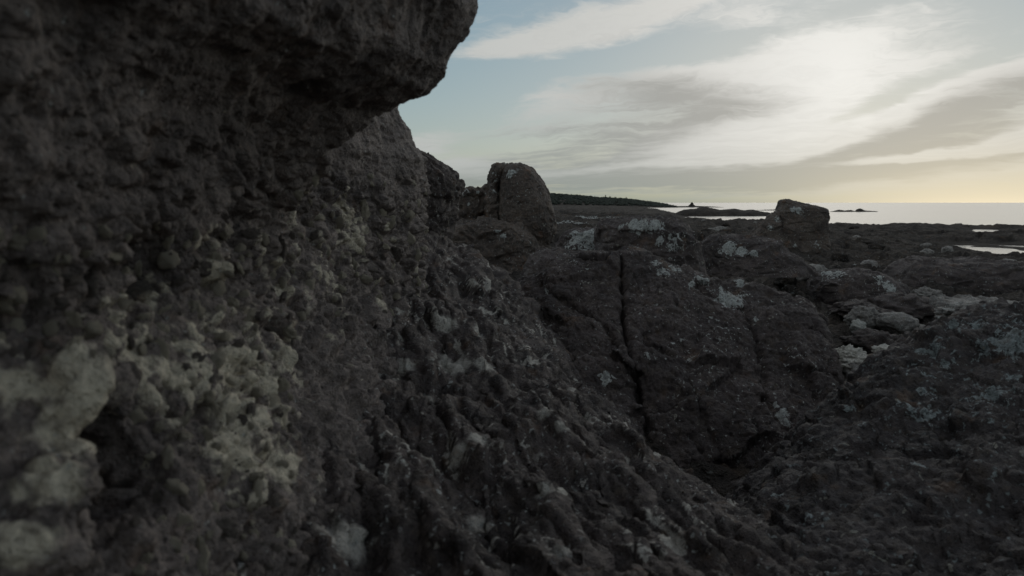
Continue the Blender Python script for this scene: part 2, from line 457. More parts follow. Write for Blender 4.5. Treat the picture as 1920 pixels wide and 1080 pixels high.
SHORE = [  # photo column, forward distance, height
    (1600, 5, 1.15), (1600, 7, 1.2), (1750, 9, 1.28), (1900, 9, 1.5), (1600, 11, 1.28), (1800, 13, 1.2), (1950, 13, 1.3),
    (1600, 16, 1.15), (1800, 17, 1.1), (1950, 17, 1.15), (1600, 24, .95), (1800, 24, .82), (1950, 24, .8), (1700, 32, .6), (1920, 33, .42),
    (1550, 40, .62), (1750, 42, .30), (1920, 42, .16), (2100, 42, .1), (1700, 60, .22), (1920, 58, .22), (2100, 58, .2),
    (1550, 80, .30), (1700, 84, .30), (1820, 78, .30), (1920, 76, .30), (2100, 74, .25),
    (1550, 100, -.3), (1700, 104, -.35), (1920, 96, -.35), (2100, 92, -.35), (1550, 160, -1.6), (1900, 160, -1.6), (1700, 400, -5), (2200, 160, -2),
    (1470, 30, 1.12), (1470, 42, .8), (1470, 75, .42), (1400, 60, .7), (1400, 96, .32), (1400, 108, -.2), (1400, 150, -.8), (1400, 260, -1.6), (1400, 500, -4),
    (1300, 100, .5), (1300, 118, .1), (1300, 135, -.3), (1280, 170, .1), (1290, 230, -.6), (1300, 500, -3),
    (1220, 150, .6), (1220, 220, .5), (1225, 300, .1), (1230, 420, -.4), (1150, 60, 1.3), (1150, 150, .9), (1150, 300, .5), (1150, 420, .6),
    (1050, 30, 1.65), (1050, 60, 1.45), (1050, 150, 1.1), (1050, 400, .8), (900, 20, 1.8), (900, 60, 1.7), (900, 300, 1.2), (700, 30, 2), (700, 300, 1.6),
    (1300, 12, 1.6), (1300, 20, 1.45), (1300, 40, 1.1), (1150, 12, 1.75), (1450, 12, 1.4), (1450, 20, 1.25),
    (960, 3, 1.2), (1400, 3, 1.15), (1400, 6, 1.15), (600, 3, 1.4), (960, 8, 1.6), (2300, 5, 1.5), (2300, 14, 1.3), (300, 10, 1.8), (-200, 5, 1.6), (-200, 40, 2.2)]
POOLS = [([(1850, 47.5), (1885, 44.5), (1915, 42), (1955, 40), (2010, 37.5)], 1.15), ([(1848, 80), (1852, 74), (1836, 69), (1830, 67.5)], 1.05),
         ([(1762, 51), (1776, 49.5), (1796, 50.5)], .8), ([(1330, 112), (1370, 108), (1395, 105)], 2.2), ([(1900, 50), (1960, 48)], .8)]

def build_shore():
    az = np.concatenate([np.linspace(-180, -50, 14)[:-1], np.linspace(-50, -9, 40)[:-1], np.linspace(-9, 39, 900), np.linspace(39, 70, 40)[1:], np.linspace(70, 180, 12)[1:]])
    lr = np.concatenate([np.linspace(math.log(.6), math.log(4.5), 16)[:-1], np.linspace(math.log(4.5), math.log(130), 470), np.linspace(math.log(130), math.log(900), 60)[1:]])
    nu, nv = len(lr), len(az)
    A, Lr = np.meshgrid(np.radians(az), lr)
    r = np.exp(Lr).ravel(); a = A.ravel()
    x = r * np.sin(a); y = r * np.cos(a)
    pts = []; vals = []
    for px, Y, z in SHORE:
        p = atz(px, Y, z); pts.append((math.degrees(math.atan2(p[0], p[1])) / 12, math.log(math.hypot(p[0], p[1])))); vals.append(z)
    t = TPS(pts, vals, 3e-3)
    q = np.stack([np.clip(np.degrees(a), -42, 48) / 12, np.log(np.clip(r, 2.5, 700))], -1)
    z = np.clip(t(q), -6, 3.5)
    P = np.stack([x, y, np.zeros_like(x)], -1)
    near = ss(r, 60, 20)
    # ledges and humps, larger further out
    n1 = fbm(P, .13, 4); n2 = fbm(P + 40, .55, 4); n3 = fbm(P, 2.2, 5, .55)
    st = P.copy(); st[:, 1] *= .45
    rg = fbm(st + 9, .34, 4, .5, ridged=True)
    z += np.where(z > -.6, 1, .3) * (.16 * n1 * ss(r, 10, 40) + .20 * n2 * (.35 + .65 * ss(r, 9, 25)) * ss(r, 220, 90) + .12 * rg * ss(r, 8, 20) + .05 * n3)
    f1, f2, idv = worley(P * np.array([1, .7, 1]), .9)
    z += (.16 * (idv - .45) * ss(f2 - f1, 0, .18)) * ss(r, 7, 14) * ss(r, 130, 60)
    f1, f2, idv2 = worley(P + 31, 2.6)
    z += (.07 * (idv2 - .5) * ss(f2 - f1, 0, .2)) * ss(r, 45, 15)
    fa, _ = facet(P * np.array([1, .8, 1]), .8, 1.0, 3.0); fb, _ = facet(P, 2.1, 1.0, 7.0); fc, _ = facet(P, 5.5, 1.0, 5.0)
    z += .22 * fa * ss(r, 9, 18) * ss(r, 160, 60) + .11 * fb * ss(r, 90, 30) + .04 * fc * ss(r, 30, 12)
    z += .018 * fbm(P, 7.5, 4, .6) * near
    far = (1 - .6 * ss(np.degrees(a), 17, 23)) * ss(r, 45, 80) * ss(r, 600, 420) * ss(z, .15, .5)
    fd, _ = facet(P * np.array([1, .5, 1]), .22, 1.0, 11.0); fe, _ = facet(P * np.array([1, .5, 1]), .07, 1.0, 13.0)
    z += far * (.42 * fd + .5 * fe * ss(r, 90, 150) + .35 * fbm(P * np.array([1, .5, 1]) + 3, .12, 4, ridged=True))
    # shore edge lumps
    edge = np.exp(-((z - .25) / .35) ** 2) * ss(r, 50, 70) * ss(r, 140, 110)
    f1, f2, idv3 = worley(P * np.array([.8, .5, 1]) + 3, .33)
    z += edge * .42 * ss(.62 - f1, 0, .5) * idv3
    # pools at sea level, with sea water standing in them
    for pl, w in POOLS:
        pw = np.array([atz(px, Y, 0)[:2] for px, Y in pl])
        d = np.full(len(x), 1e9)
        for i in range(len(pw) - 1):
            p0, p1 = pw[i], pw[i + 1]; v = p1 - p0
            s = np.clip(((x - p0[0]) * v[0] + (y - p0[1]) * v[1]) / (v @ v), 0, 1)
            d = np.minimum(d, np.hypot(x - p0[0] - s * v[0], y - p0[1] - s * v[1]))
        d = d + .5 * w * fbm(P, .9 / w, 3)
        k = ss(d, w * 4.5, w * 1.2); z = z * (1 - k) + k * np.minimum(z, .05 + .04 * n3)
        k = ss(d, w * 1.5, w * .8); z = z * (1 - k) + k * np.minimum(z, -.09 + .04 * n3)
    V = np.stack([x, y, z], -1)
    # pale wave-washed flats and lichen on high stones
    pale = ss(fbm(P * np.array([.5, 1, 1]) + 77, .35, 4), .36, .6) * .5 * ss(r, 25, 60) * ss(z, .3, .6)
    lich = (ss(fbm(P + 5, .9, 4), .2, .6) * .42 + .1 * ss(z, 1.2, 1.6)) * ss(r, 50, 18) - .4 * ss(r, 30, 60)
    for px, Y, zz, rr_, am in ((1085, 14.5, 1.75, .36, .9), (1110, 70, 1.4, 3, .8), (1075, 45, 1.55, 2, .7), (1230, 210, .7, 4, .8)):
        c = atz(px, Y, zz); lich = np.maximum(lich, am * np.exp(-((x - c[0]) ** 2 + ((y - c[1]) * .6) ** 2) / rr_ ** 2))
    for px, Y, zz, rr_, am in ((1625, 7.5, 1.25, .55, .75), (1600, 6.9, 1.2, .4, .7), (1690, 8.6, 1.3, .4, .55), (1650, 9.6, 1.3, .5, .5)):
        c = atz(px, Y, zz); pale = np.maximum(pale, am * np.exp(-((x - c[0]) ** 2 + (y - c[1]) ** 2) / rr_ ** 2))
    o = obj('rocky_shore', mesh_np('rocky_shore', V, grid_quads(nu, nv), attrs={'pale': pale, 'lichen': lich}), M['shore'])
    o['kind'] = 'structure'
    return V, (t, az, lr)
SHORE_V, _ = build_shore()

def ground_at(x, y):
    k = np.argmin((SHORE_V[:, 0] - x) ** 2 + (SHORE_V[:, 1] - y) ** 2); return float(SHORE_V[k, 2])

HEAD = [(700, 352), (900, 358), (1000, 363), (1035, 365), (1100, 370), (1130, 373), (1180, 375), (1205, 378.0), (1232, 381.5), (1244, 385)]
def build_headland():
    Yc = 520.0
    pxs = np.linspace(700, 1246, 300); ny = 26
    top = 3 + Yc * (380 - np.interp(pxs, *zip(*HEAD))) / F
    V = []
    for j in range(ny):
        s = j / (ny - 1)
        prof = math.sin(min(s / .55, 1) * math.pi / 2) if s < .55 else math.cos((s - .55) / .45 * math.pi / 2) ** .6
        Y = Yc - 110 + s * 230
        x = (pxs - 960) / F * Yc + (s - .5) * 14
        V.append(np.stack([x, np.full_like(x, Y), -1.2 + prof * (top + 1.2)], -1))
    V = np.concatenate(V)
    V[:, 2] += .9 * fbm(V, .06, 4) * ss(V[:, 2], -1, 3)
    lich = np.zeros(len(V)); pale = ss(fbm(V * np.array([1, .3, 1]), .05, 3), .2, .6) * .4
    o = obj('headland', mesh_np('headland', V, grid_quads(ny, len(pxs)), attrs={'pale': pale, 'lichen': lich}), M['shore']); o['kind'] = 'structure'
    # low wood along its crest
    rg = random.Random(4); VV = []; TT = []
    for k in range(3600):
        px = rg.uniform(740, 1236); s = rg.uniform(.12, .62)
        prof = math.sin(min(s / .55, 1) * math.pi / 2)
        tp = 3 + Yc * (380 - np.interp(px, *zip(*HEAD))) / F
        zt = -1.2 + prof * (tp + 1.2); y = Yc - 110 + s * 230; x = (px - 960) / F * Yc + (s - .5) * 14
        if zt < .4: continue
        h = rg.uniform(.3, 1.2) * min(1.0, max(.25, (1240 - px) / 90))
        for c in range(5):
            cx = x + rg.uniform(-.9, .9); cy = y + rg.uniform(-.9, .9); cz = zt + h * rg.uniform(0, .9)
            q = rg.uniform(.4, 1.0); b = len(VV)
            for d in ((1, 0, 0), (-.5, .87, 0), (-.5, -.87, 0), (0, 0, 1.2), (0, 0, -.8)):
                VV.append((cx + q * d[0] * rg.uniform(.7, 1.4), cy + q * d[1] * rg.uniform(.7, 1.3), cz + q * d[2] * rg.uniform(.5, 1.0)))
            TT += [(b, b + 1, b + 3), (b + 1, b + 2, b + 3), (b + 2, b, b + 3), (b + 1, b, b + 4), (b + 2, b + 1, b + 4), (b, b + 2, b + 4)]
    o = obj('forest', mesh_np('forest', VV, None, TT, smooth=False), M['forest']); o['kind'] = 'stuff'
    tag(o, 'low dark wood along the crest of the far headland', 'forest')
    # a few taller pines breaking the line of the wood
    names = ['lone thin pine at the left end of the tallest clump on the headland', 'broad pine just right of the thin pine on the headland',
             'round topped pine in the middle of the tallest clump on the headland', 'low spreading pine right of the middle of the headland clump',
             'pointed pine near the right end of the headland clump', 'last small pine at the right end of the headland clump']
    for (px, h, w), lb in zip([(1132, 4.4, 1.0), (1140, 3.8, 2.2), (1150, 3.4, 2.4), (1160, 3.2, 2.4), (1170, 3.6, 1.5), (1177, 2.6, 1.8)], names):
        z0 = 3 + Yc * (380 - np.interp(px, *zip(*HEAD))) / F - 1.9; x = (px - 960) / F * Yc; y = Yc - 6
        root = bpy.data.objects.new('pine_tree', None); C.objects.link(root); root.location = (x, y, z0); root.empty_display_size = .5
        tag(root, lb, 'tree', 'pines on the headland')
        n = 7; tv = []; 
        for (zz, r_) in ((0, .16), (h * .5, .11), (h * .95, .03)):
            tv += [(r_ * math.cos(2 * math.pi * k / n), r_ * math.sin(2 * math.pi * k / n), zz) for k in range(n)]
        obj('trunk', mesh_np('trunk', tv, grid_quads(3, n, True)), M['bark'], root)
        cv = []; ct = []
        for k in range(260):
            t = rg.random() ** .8; zz = h * (.2 + .82 * t); rr_ = w * (1 - t * .75) * math.sqrt(rg.random()); a = rg.random() * 6.283
            b = len(cv); s = .28 * rg.uniform(.6, 1.3)
            for _ in range(3): cv.append((rr_ * math.cos(a) + rg.uniform(-s, s), rr_ * math.sin(a) + rg.uniform(-s, s), zz + rg.uniform(-s, s) * .7))
            ct.append((b, b + 1, b + 2))
        obj('crown', mesh_np('crown', cv, None, ct, smooth=False), M['forest'], root)
build_headland()

# ------------------------------------------------------------------ rock builders
def loft_mesh(name, sections, Y, depth, nu, nv, disp, n_exp=2.6, yoff=0.0, marks=(), pales=(), base_l=0.0, lfn=None):
    """closed rock from its outline: (py, left px, right px) at distance Y; horizontal sections are rounded blocks"""
    S = sorted(sections, key=lambda s: -s[0])
    zz = np.array([at(960, s[0], Y)[2] for s in S])
    xl = np.array([at(s[1], s[0], Y)[0] for s in S]); xr = np.array([at(s[2], s[0], Y)[0] for s in S])
    t = np.linspace(0, 1, nu); key = np.concatenate([[0], np.cumsum(np.hypot(np.diff(zz), .5 * np.abs(np.diff(xr - xl))))]); key /= key[-1]
    z = np.interp(t, key, zz); L_ = np.interp(t, key, xl); R_ = np.interp(t, key, xr)
    k = max(3, nu // 60); ker = np.ones(2 * k + 1) / (2 * k + 1)
    sm = lambda v: np.convolve(np.pad(v, k, mode='edge'), ker, 'valid')
    L_, R_ = sm(L_), sm(R_)
    th = np.linspace(0, 2 * math.pi, nv, endpoint=False)
    c, s = np.cos(th), np.sin(th)
    cx = np.sign(c) * np.abs(c) ** (2 / n_exp); sy = np.sign(s) * np.abs(s) ** (2 / n_exp)
    hw = (R_ - L_) / 2; mx = (R_ + L_) / 2
    hy = depth * np.minimum(1, (hw / hw.max()) ** .6)
    V = np.stack([mx[:, None] + hw[:, None] * cx[None], (Y + yoff) + hy[:, None] * sy[None], np.repeat(z[:, None], nv, 1)], -1).reshape(-1, 3)
    # cap
    nc = 6; last = V[-nv:].copy(); ctr = last.mean(0)
    caps = [ctr + (last - ctr) * (1 - (i + 1) / nc) + np.array([0, 0, .02 * (1 - (1 - (i + 1) / nc) ** 2)]) for i in range(nc)]
    V = np.concatenate([V] + caps); nu2 = nu + nc
    nrm = grid_normals(V, nu2, nv, True)
    ctr = V.mean(0)
    if ((V - ctr) * nrm).sum(1).mean() < 0: nrm = -nrm
    nrm[-nv * 2:] = (0, 0, 1)
    dv = disp(V); dv = dv - dv.mean()
    V = V + nrm * dv[:, None]
    lich = patches(V, marks)
    if lfn is not None: lich = np.maximum(lich, lfn(V, nrm))
    pale = patches(V, pales)
    return mesh_np(name, V, grid_quads(nu2, nv, True), attrs={'lichen': lich + base_l, 'pale': pale}), V

def blob_mesh(name, seed, sub=5, rough=.12, facets=6, flat=.7, lich=0.0, pale=0.0):
    """a loose boulder of unit radius, planed by a few cuts"""
    import bmesh
    bm = bmesh.new(); bmesh.ops.create_icosphere(bm, subdivisions=sub, radius=1.0)
    V = np.array([v.co[:] for v in bm.verts]); T = np.array([[v.index for v in f.verts] for f in bm.faces]); bm.free()
    rg = np.random.default_rng(seed)
    d = V.copy(); r = np.ones(len(V))
    for _ in range(facets):
        n = rg.normal(size=3); n /= np.linalg.norm(n); h = rg.uniform(.62, .9)
        q = d @ n; r = np.where(q > .05, np.minimum(r, h / np.maximum(q, .05)), r)
    V = d * r[:, None]
    o = rg.uniform(-50, 50, 3)
    V = V + d * (rough * fbm(V + o, 1.3, 4) + rough * .45 * fbm(V + o, 4.5, 4, .55))[:, None]
    fa, _ = facet(V, 2.6, 1.0, float(seed)); fb, _ = facet(V, 7, 1.0, float(seed) + 3)
    V = V + d * (rough * (.9 * fa + .3 * fb))[:, None]
    V[:, 2] *= flat
    l = lich + .35 * ss(fbm(V + o, 2.0, 3), .1, .6)
    return mesh_np(name, V, None, T, attrs={'lichen': l, 'pale': np.full(len(V), pale)})

def patch_mesh(name, ctrl, xs, ys, disp, marks=(), pales=(), drop=None, post=None, lfn=None, pfn=None, carve=None):
    """bedrock hump: a surface through the control points (px, py, Y) or ('w', x, y, z), then weathered along its normals"""
    P = np.array([at(*c) if c[0] != 'w' else np.array(c[1:], float) for c in ctrl])
    t = TPS(P[:, :2], P[:, 2], 2e-3)
    nu, nv = len(ys), len(xs)
    X, Yg = np.meshgrid(xs, ys); q = np.stack([X.ravel(), Yg.ravel()], -1)
    z = t(q)
    if drop is not None: z = z - drop(q[:, 0], q[:, 1])
    z = np.clip(z, .4, 4)
    V = np.stack([q[:, 0], q[:, 1], z], -1)
    nrm = grid_normals(V, nu, nv); nrm *= np.sign(nrm[:, 2:3] + 1e-9)
    d1, d2 = disp(V)
    if carve is not None: d1 = d1 - carve(V)
    V = V + nrm * d1[:, None]
    nrm = grid_normals(V, nu, nv); nrm *= np.sign(nrm[:, 2:3] + 1e-9)
    V = V + nrm * d2[:, None]
    lich = patches(V, marks); pale = patches(V, pales)
    if lfn is not None: lich = np.maximum(lich, lfn(V, nrm))
    if pfn is not None: pale = np.maximum(pale, pfn(V, nrm))
    return mesh_np(name, V, grid_quads(nu, nv), attrs={'lichen': lich, 'pale': pale}), V

def polyline_px(V, pts):
    """distance in metres of each vertex from a line drawn over the surface through photo points"""
    w = []
    for px, py in pts:
        k = hit(V, px, py, 9)
        if k is not None: w.append(V[k])
    d = np.full(len(V), 1e9)
    for p0, p1 in zip(w[:-1], w[1:]):
        v = p1 - p0; s = np.clip(((V - p0) @ v) / (v @ v), 0, 1)
        d = np.minimum(d, np.linalg.norm(V - p0 - s[:, None] * v, axis=1))
    return d

# ------------------------------------------------------------------ the overhanging stack at the left
def build_wall():
    ys = np.concatenate([np.linspace(-1.6, .45, 30)[:-1], np.exp(np.linspace(math.log(.45), math.log(5.15), 820))])
    zs = np.concatenate([np.linspace(1.3, 2.05, 20)[:-1], np.linspace(2.05, 3.08, 290)[:-1], np.linspace(3.08, 3.46, 170)[:-1], np.linspace(3.46, 3.72, 60), np.linspace(3.72, 4.9, 40)[1:]])
    nu, nv = len(ys), len(zs)
    Yg, Zg = np.meshgrid(ys, zs, indexing='ij'); y = Yg.ravel(); z = Zg.ravel()
    xb = np.interp(z, [1.3, 2.0, 2.2, 2.4, 2.6, 2.8, 3.0, 3.2, 3.4, 3.7, 4.9], [.1, -.28, -.46, -.60, -.71, -.77, -.79, -.79, -.76, -.72, -.55])
    E = [(-.95, 740, 60), (0, 738, 205), (0, 752, 240), (0, 768, 277), (0, 790, 302), (0, 796, 360), (0, 790, 430), (0, 800, 520), (0, 830, 640)]
    ez = []; ex = []
    for _, px, py in E:
        p = at(px, py, 4.4); ez.append(p[2]); ex.append(p[0])
    o = np.argsort(ez); xe = np.interp(z, np.array(ez)[o], np.array(ex)[o])
    w = ss(y, 2.9, 4.35); x = xb * (1 - w) + xe * w
    # the roof that juts out over the hollow
    lp = [at(px, py, 2.4) for px, py in ((890, -160), (893, 0), (885, 32), (862, 62), (848, 80), (832, 132), (802, 166), (765, 182), (742, 196))]
    lz = np.array([p[2] for p in lp]); lx = np.array([p[0] for p in lp]); o = np.argsort(lz)
    xl = np.interp(z, np.concatenate([[2.6, 2.85, 3.05, 3.2, lz.min() - .02], lz[o], [4.9]]), np.concatenate([[-1.3, -.92, -.70, -.56, -.45], lx[o], [.1]]))
    xl = xl - .26 * np.clip(2.4 - y, 0, 9) - 1.5 * np.clip(y - 2.45, 0, 9) ** 1.2
    k = .045 + .15 * ss(y, 2.3, 1.3); m = np.maximum(x, xl); x = m + k * np.log(np.exp((x - m) / k) + np.exp((xl - m) / k))
    x = x - 2.2 * ss(y, 4.5, 5.1) - .25 * ss(y, .4, -1.2)
    V = np.stack([x, y, z], -1)
    def rec(px, py, r, dep, asp=1.0):
        kk = hit(V, px, py, 14)
        c = V[kk]; rw = r * np.linalg.norm(c - CAM) / F
        return dep * np.exp(-(((y - c[1]) / (rw * asp * 1.3)) ** 2 + ((z - c[2]) / rw) ** 2) ** 1.5)
    big = .07 * fbm(V, 1.7, 3) + .028 * fbm(V + 8, 5.2, 4)
    big = big * (1 - .5 * ss(np.abs(y - 2.4), .35, .1) * ss(z, 3.2, 3.3))
    cav = rec(320, 520, 58, .13) + rec(545, 600, 26, .06) + rec(225, 865, 72, .34, .8) + rec(170, 945, 45, .2) + rec(40, 560, 60, .06) + rec(400, 760, 20, .04) + rec(520, 470, 22, .035)
    rib = rec(150, 735, 75, .085) + rec(80, 900, 62, .08) + rec(40, 1010, 60, .06) + rec(460, 800, 55, .05) + rec(380, 690, 45, .03) + rec(520, 690, 45, .03)
    nrm = grid_normals(V, nu, nv); nrm *= np.sign(nrm[:, 0:1] + 1e-9)
    V = V + nrm * (big - cav + rib)[:, None]
    nrm = grid_normals(V, nu, nv); nrm *= np.sign(nrm[:, 0:1] + 1e-9)
    roof = ss(z, 2.95, 3.3)
    arch = patches(V, [(165, 740, 85, 1), (110, 830, 70, 1), (75, 920, 70, 1), (50, 1020, 70, 1), (470, 830, 60, .6)])
    Wp = V + .035 * np.stack([fbm(V, 7, 3), fbm(V + 5, 7, 3), fbm(V + 9, 7, 3)], -1)
    sq = Wp * np.array([1, 1, 1.35])
    c0, i0 = cobble(sq + 1, 6.5); c1, i1 = cobble(sq, 12); c2, i2 = cobble(Wp + 3, 25); c3, i3 = cobble(Wp + 7, 52)
    m1 = ss(fbm(V + 2, 3.1, 2), -.25, .2); m2 = ss(fbm(V + 12, 4.1, 2), -.3, .15)
    pit = np.maximum(0, fbm(V + 31, 8, 3)) ** 1.5
    d = (.062 * (c0 - .35) * m2 + .040 * (c1 - .35) * m1 + .013 * (c2 - .35) * (.4 + .6 * m2) + .005 * (c3 - .3)) * (1 - .75 * roof) * (1 - .75 * arch) + .004 * fbm(V, 60, 3, .6) + .02 * fbm(V + 8, 9, 3) * roof
    d += .010 * fbm(V, 20, 4, .6, ridged=True) * (1 - .5 * roof) - .07 * pit * (1 - .6 * roof)
    apit = np.maximum(0, fbm(V + 14, 17, 3)) * arch
    d -= .05 * apit
    V = V + nrm * d[:, None]
    fa, fi = facet(V * np.array([1, 1, 1.3]), 17, .9, 4.0)
    d2 = .010 * fa * (1 - .4 * roof) * (1 - .6 * arch); V = V + nrm * d2[:, None]
    zone = patches(V, [(120, 760, 130, 1), (60, 640, 110, .75), (250, 660, 120, 1.0), (330, 640, 120, 1.05), (330, 770, 80, .8), (430, 620, 110, .8), (470, 720, 130, 1.25), (400, 680, 110, 1.1), (450, 830, 120, 1.25), (520, 860, 100, 1.1), (540, 560, 100, 1.0), (520, 640, 110, 1.1),
                       (600, 480, 90, .7), (660, 430, 75, 1.05), (690, 370, 50, .5), (90, 930, 110, .95), (40, 1030, 100, .8), (300, 570, 120, .75), (400, 500, 120, .75), (500, 480, 100, .8), (560, 410, 90, .7), (620, 560, 60, .7), (640, 650, 50, .7), (190, 560, 100, .55), (330, 880, 60, .5), (360, 960, 60, .4), (740, 440, 20, .6)])
    pale = zone * (.42 + .50 * ss(c0 * .25 + c1 * .4 + c2 * .45, .25, .8) + .35 * (i2 > .66) + .30 * (i1 > .7) + .25 * (fi - .4)) + .30 * fbm(V, 2.6, 3) - .7 * pit - .12
    pale = np.maximum(pale, patches(V, [(165, 740, 85, 1.0), (120, 825, 70, 1.0), (75, 905, 62, 1.0), (55, 1000, 62, .95), (30, 730, 60, .9), (440, 780, 60, .9), (500, 780, 50, .85), (520, 870, 50, .85), (485, 665, 26, .9), (500, 690, 24, .8), (660, 450, 22, .8), (735, 430, 10, 1.0), (720, 560, 22, .8), (690, 430, 16, .7), (460, 850, 40, .8)]) - .9 * pit - .35 * np.maximum(0, fbm(V + 3, 16, 3)) - 1.6 * apit)
    pale = np.clip(pale, -.3, 1) - .28 * roof
    lich = np.zeros(len(V))
    # close the sides and the back so that it stands as a solid rock
    G = V.reshape(nu, nv, 3)
    G[0, :, 0] = -2.6; G[-1, :, 0] = -2.6; G[:, -1, 0] = -2.6; G[:, -1, 2] = 4.9; G[:, 0, 0] = -2.6
    V = G.reshape(-1, 3)
    Q = grid_quads(nu, nv)
    cn = [0, nv - 1, nu * nv - 1, (nu - 1) * nv]
    Q = np.concatenate([Q, np.array([[cn[0], cn[3], cn[2], cn[1]]])])
    o = obj('overhanging_rock', mesh_np('overhanging_rock', V, Q, attrs={'lichen': lich, 'pale': pale}), M['wall'])
    tag(o, 'huge dark overhanging rock with a stony pale hollow filling the left side', 'rock')
    return o, V, nrm
wall, WALL_V, WALL_N = build_wall()

def embed_stones():
    rg = random.Random(3)
    kinds = [blob_mesh('embedded_stone', 100 + k, 4 if k < 4 else 3, .26, 8, rg.uniform(.5, .9), pale=[.4, .65, .9][k % 3]) for k in range(9)]
    for me in kinds: me.materials.append(M['wall'])
    u, v, d = proj(WALL_V)
    ok = (u > -10) & (u < 830) & (v > 330) & (v < 1080) & (WALL_V[:, 1] > .5) & (WALL_V[:, 1] < 4.5)
    # only what the camera sees: nearest vertex per small cell
    cell = (np.floor(u / 8).astype(np.int64) * 10000 + np.floor(v / 8).astype(np.int64)); idx = np.where(ok)[0]
    o = idx[np.lexsort((d[idx], cell[idx]))]; first = np.unique(cell[o], return_index=True)[1]; vis = o[first]
    taken = []; n = 0
    tries = 0
    while n < 300 and tries < 20000:
        tries += 1
        k = vis[rg.randrange(len(vis))]
        if u[k] > 560 and v[k] > 600: continue
        if u[k] < 250 and v[k] > 670: continue
        if v[k] > 870 and rg.random() < .6: continue
        if v[k] < 420 and u[k] < 560: continue
        s = rg.choice([9, 11, 13, 15, 18, 24]) * (1.25 if u[k] < 450 else .8)
        if any((u[k] - a) ** 2 + (v[k] - b) ** 2 < (.75 * (s + c)) ** 2 for a, b, c in taken): continue
        taken.append((u[k], v[k], s)); n += 1
        rw = s * d[k] / F
        me = kinds[rg.randrange(len(kinds))]
        so = bpy.data.objects.new('embedded_stone', me); C.objects.link(so); so.parent = wall
        nn = Vector(WALL_N[k]); p = Vector(WALL_V[k]) - nn * rw * .55
        so.rotation_euler = (rg.uniform(0, 6.28), rg.uniform(0, 6.28), rg.uniform(0, 6.28)); so.location = p
        so.scale = (rw * rg.uniform(.8, 1.4), rw * rg.uniform(.7, 1.1), rw * rg.uniform(.7, 1.1))
embed_stones()

# ------------------------------------------------------------------ buttress behind the overhang
def disp_rough(a=1.0, s=1.0, seed=0.0, blocks=1.0):
    def f(V):
        P = V * s + seed
        c, _ = cobble(P, 6.0)
        f1, f2, idv = worley(P * np.array([1, 1, 1.4]) + 3, 2.3)
        fa, _ = facet(P * np.array([1, 1, 1.3]), 3.2, 1.0, seed); fb, _ = facet(P, 9, 1.0, seed + 4)
        return a * (.09 * fbm(P, 1.4, 3) + .05 * fbm(P + 4, 4.2, 4) + blocks * (.06 * ss(f2 - f1, 0, .15) * (idv - .4) + .10 * fa) + .05 * fb + .02 * (c - .4) + .03 * fbm(P, 15, 4, .62) + .04 * fbm(P + 11, 6.5, 4, .6, ridged=True))
    return f

me, V = loft_mesh('rock_buttress', [(294, 770, 792), (299, 730, 806), (310, 712, 830), (324, 700, 848), (345, 695, 856), (372, 690, 852), (400, 690, 847), (440, 690, 838), (470, 690, 832), (520, 690, 850), (600, 690, 880)],
                  6.0, .75, 200, 260, disp_rough(.42, 1.3, 3), 3.0, yoff=.35,
                  pales=[(735, 430, 9, .9), (745, 445, 9, .8), (760, 400, 30, .3)])
o = obj('rock_buttress', me, M['slope']); tag(o, 'blunt grey rock buttress standing behind the overhang, against the sky', 'rock')

# ------------------------------------------------------------------ rough slope at the foot of the overhang
def slope_frame(V):
    """ribs of the slope run towards the camera and down to the right"""
    dx, dy = .30, -.954
    al = V[:, 0] * dx + V[:, 1] * dy; ac = V[:, 0] * -dy + V[:, 1] * dx
    return np.stack([al * .36, ac * 1.25, V[:, 2] * .9], -1)
def slope_disp(V):
    P = slope_frame(V); P = P + .06 * np.stack([fbm(V, 3, 3), fbm(V + 5, 3, 3), fbm(V + 9, 3, 3)], -1)
    r1 = fbm(P + 3, 2.1, 3, .5, ridged=True); r2 = fbm(P + 8, 5.0, 3, .55, ridged=True)
    fa, _ = facet(P, 5.0, 1.0, 9.0)
    d1 = .06 * fbm(V, 1.6, 3) + .11 * r1 + .045 * r2 + .05 * fa
    r3 = fbm(P + 1, 13, 4, .6, ridged=True); fb, _ = facet(P, 15, 1.0, 2.0)
    d2 = .017 * r3 + .020 * fb - .03 * np.maximum(0, fbm(V + 9, 10, 3)) + .012 * fbm(V, 30, 4, .65)
    return d1, d2
slope_ctrl = [(600, 1080, 1.6), (300, 1080, 1.5), (900, 1080, 1.7), (1200, 1080, 1.9), (1430, 1080, 2.2), (700, 800, 2.6), (900, 800, 2.8), (1040, 790, 3.2),
              (1180, 875, 2.9), (1260, 940, 2.6), (700, 600, 3.8), (850, 600, 4.2), (945, 640, 4.2), (760, 520, 4.8), (850, 520, 5.2), (900, 525, 5.6), (1000, 735, 3.6), (840, 478, 6.2),
              ('w', 1.1, 3.2, 1.35), ('w', .75, 4.2, 1.4), ('w', 1.5, 2.4, 1.4), ('w', .5, 5.5, 1.6), ('w', 0, .6, 1.95), ('w', -.8, .6, 2.1), ('w', 1.0, .8, 1.85),
              ('w', -1.2, 3, 2.6), ('w', -1.2, 5, 2.7), ('w', .1, 7.2, 1.7), ('w', -.6, 7.2, 2.2)]
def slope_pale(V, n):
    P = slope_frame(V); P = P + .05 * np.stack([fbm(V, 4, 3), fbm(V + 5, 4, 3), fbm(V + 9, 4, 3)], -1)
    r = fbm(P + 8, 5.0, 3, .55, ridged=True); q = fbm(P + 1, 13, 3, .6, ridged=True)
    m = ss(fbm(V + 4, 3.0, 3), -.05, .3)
    return np.maximum(.85 * ss(r, .60, .80) * ss(q, .1, .5), .8 * ss(q, .66, .84)) * m
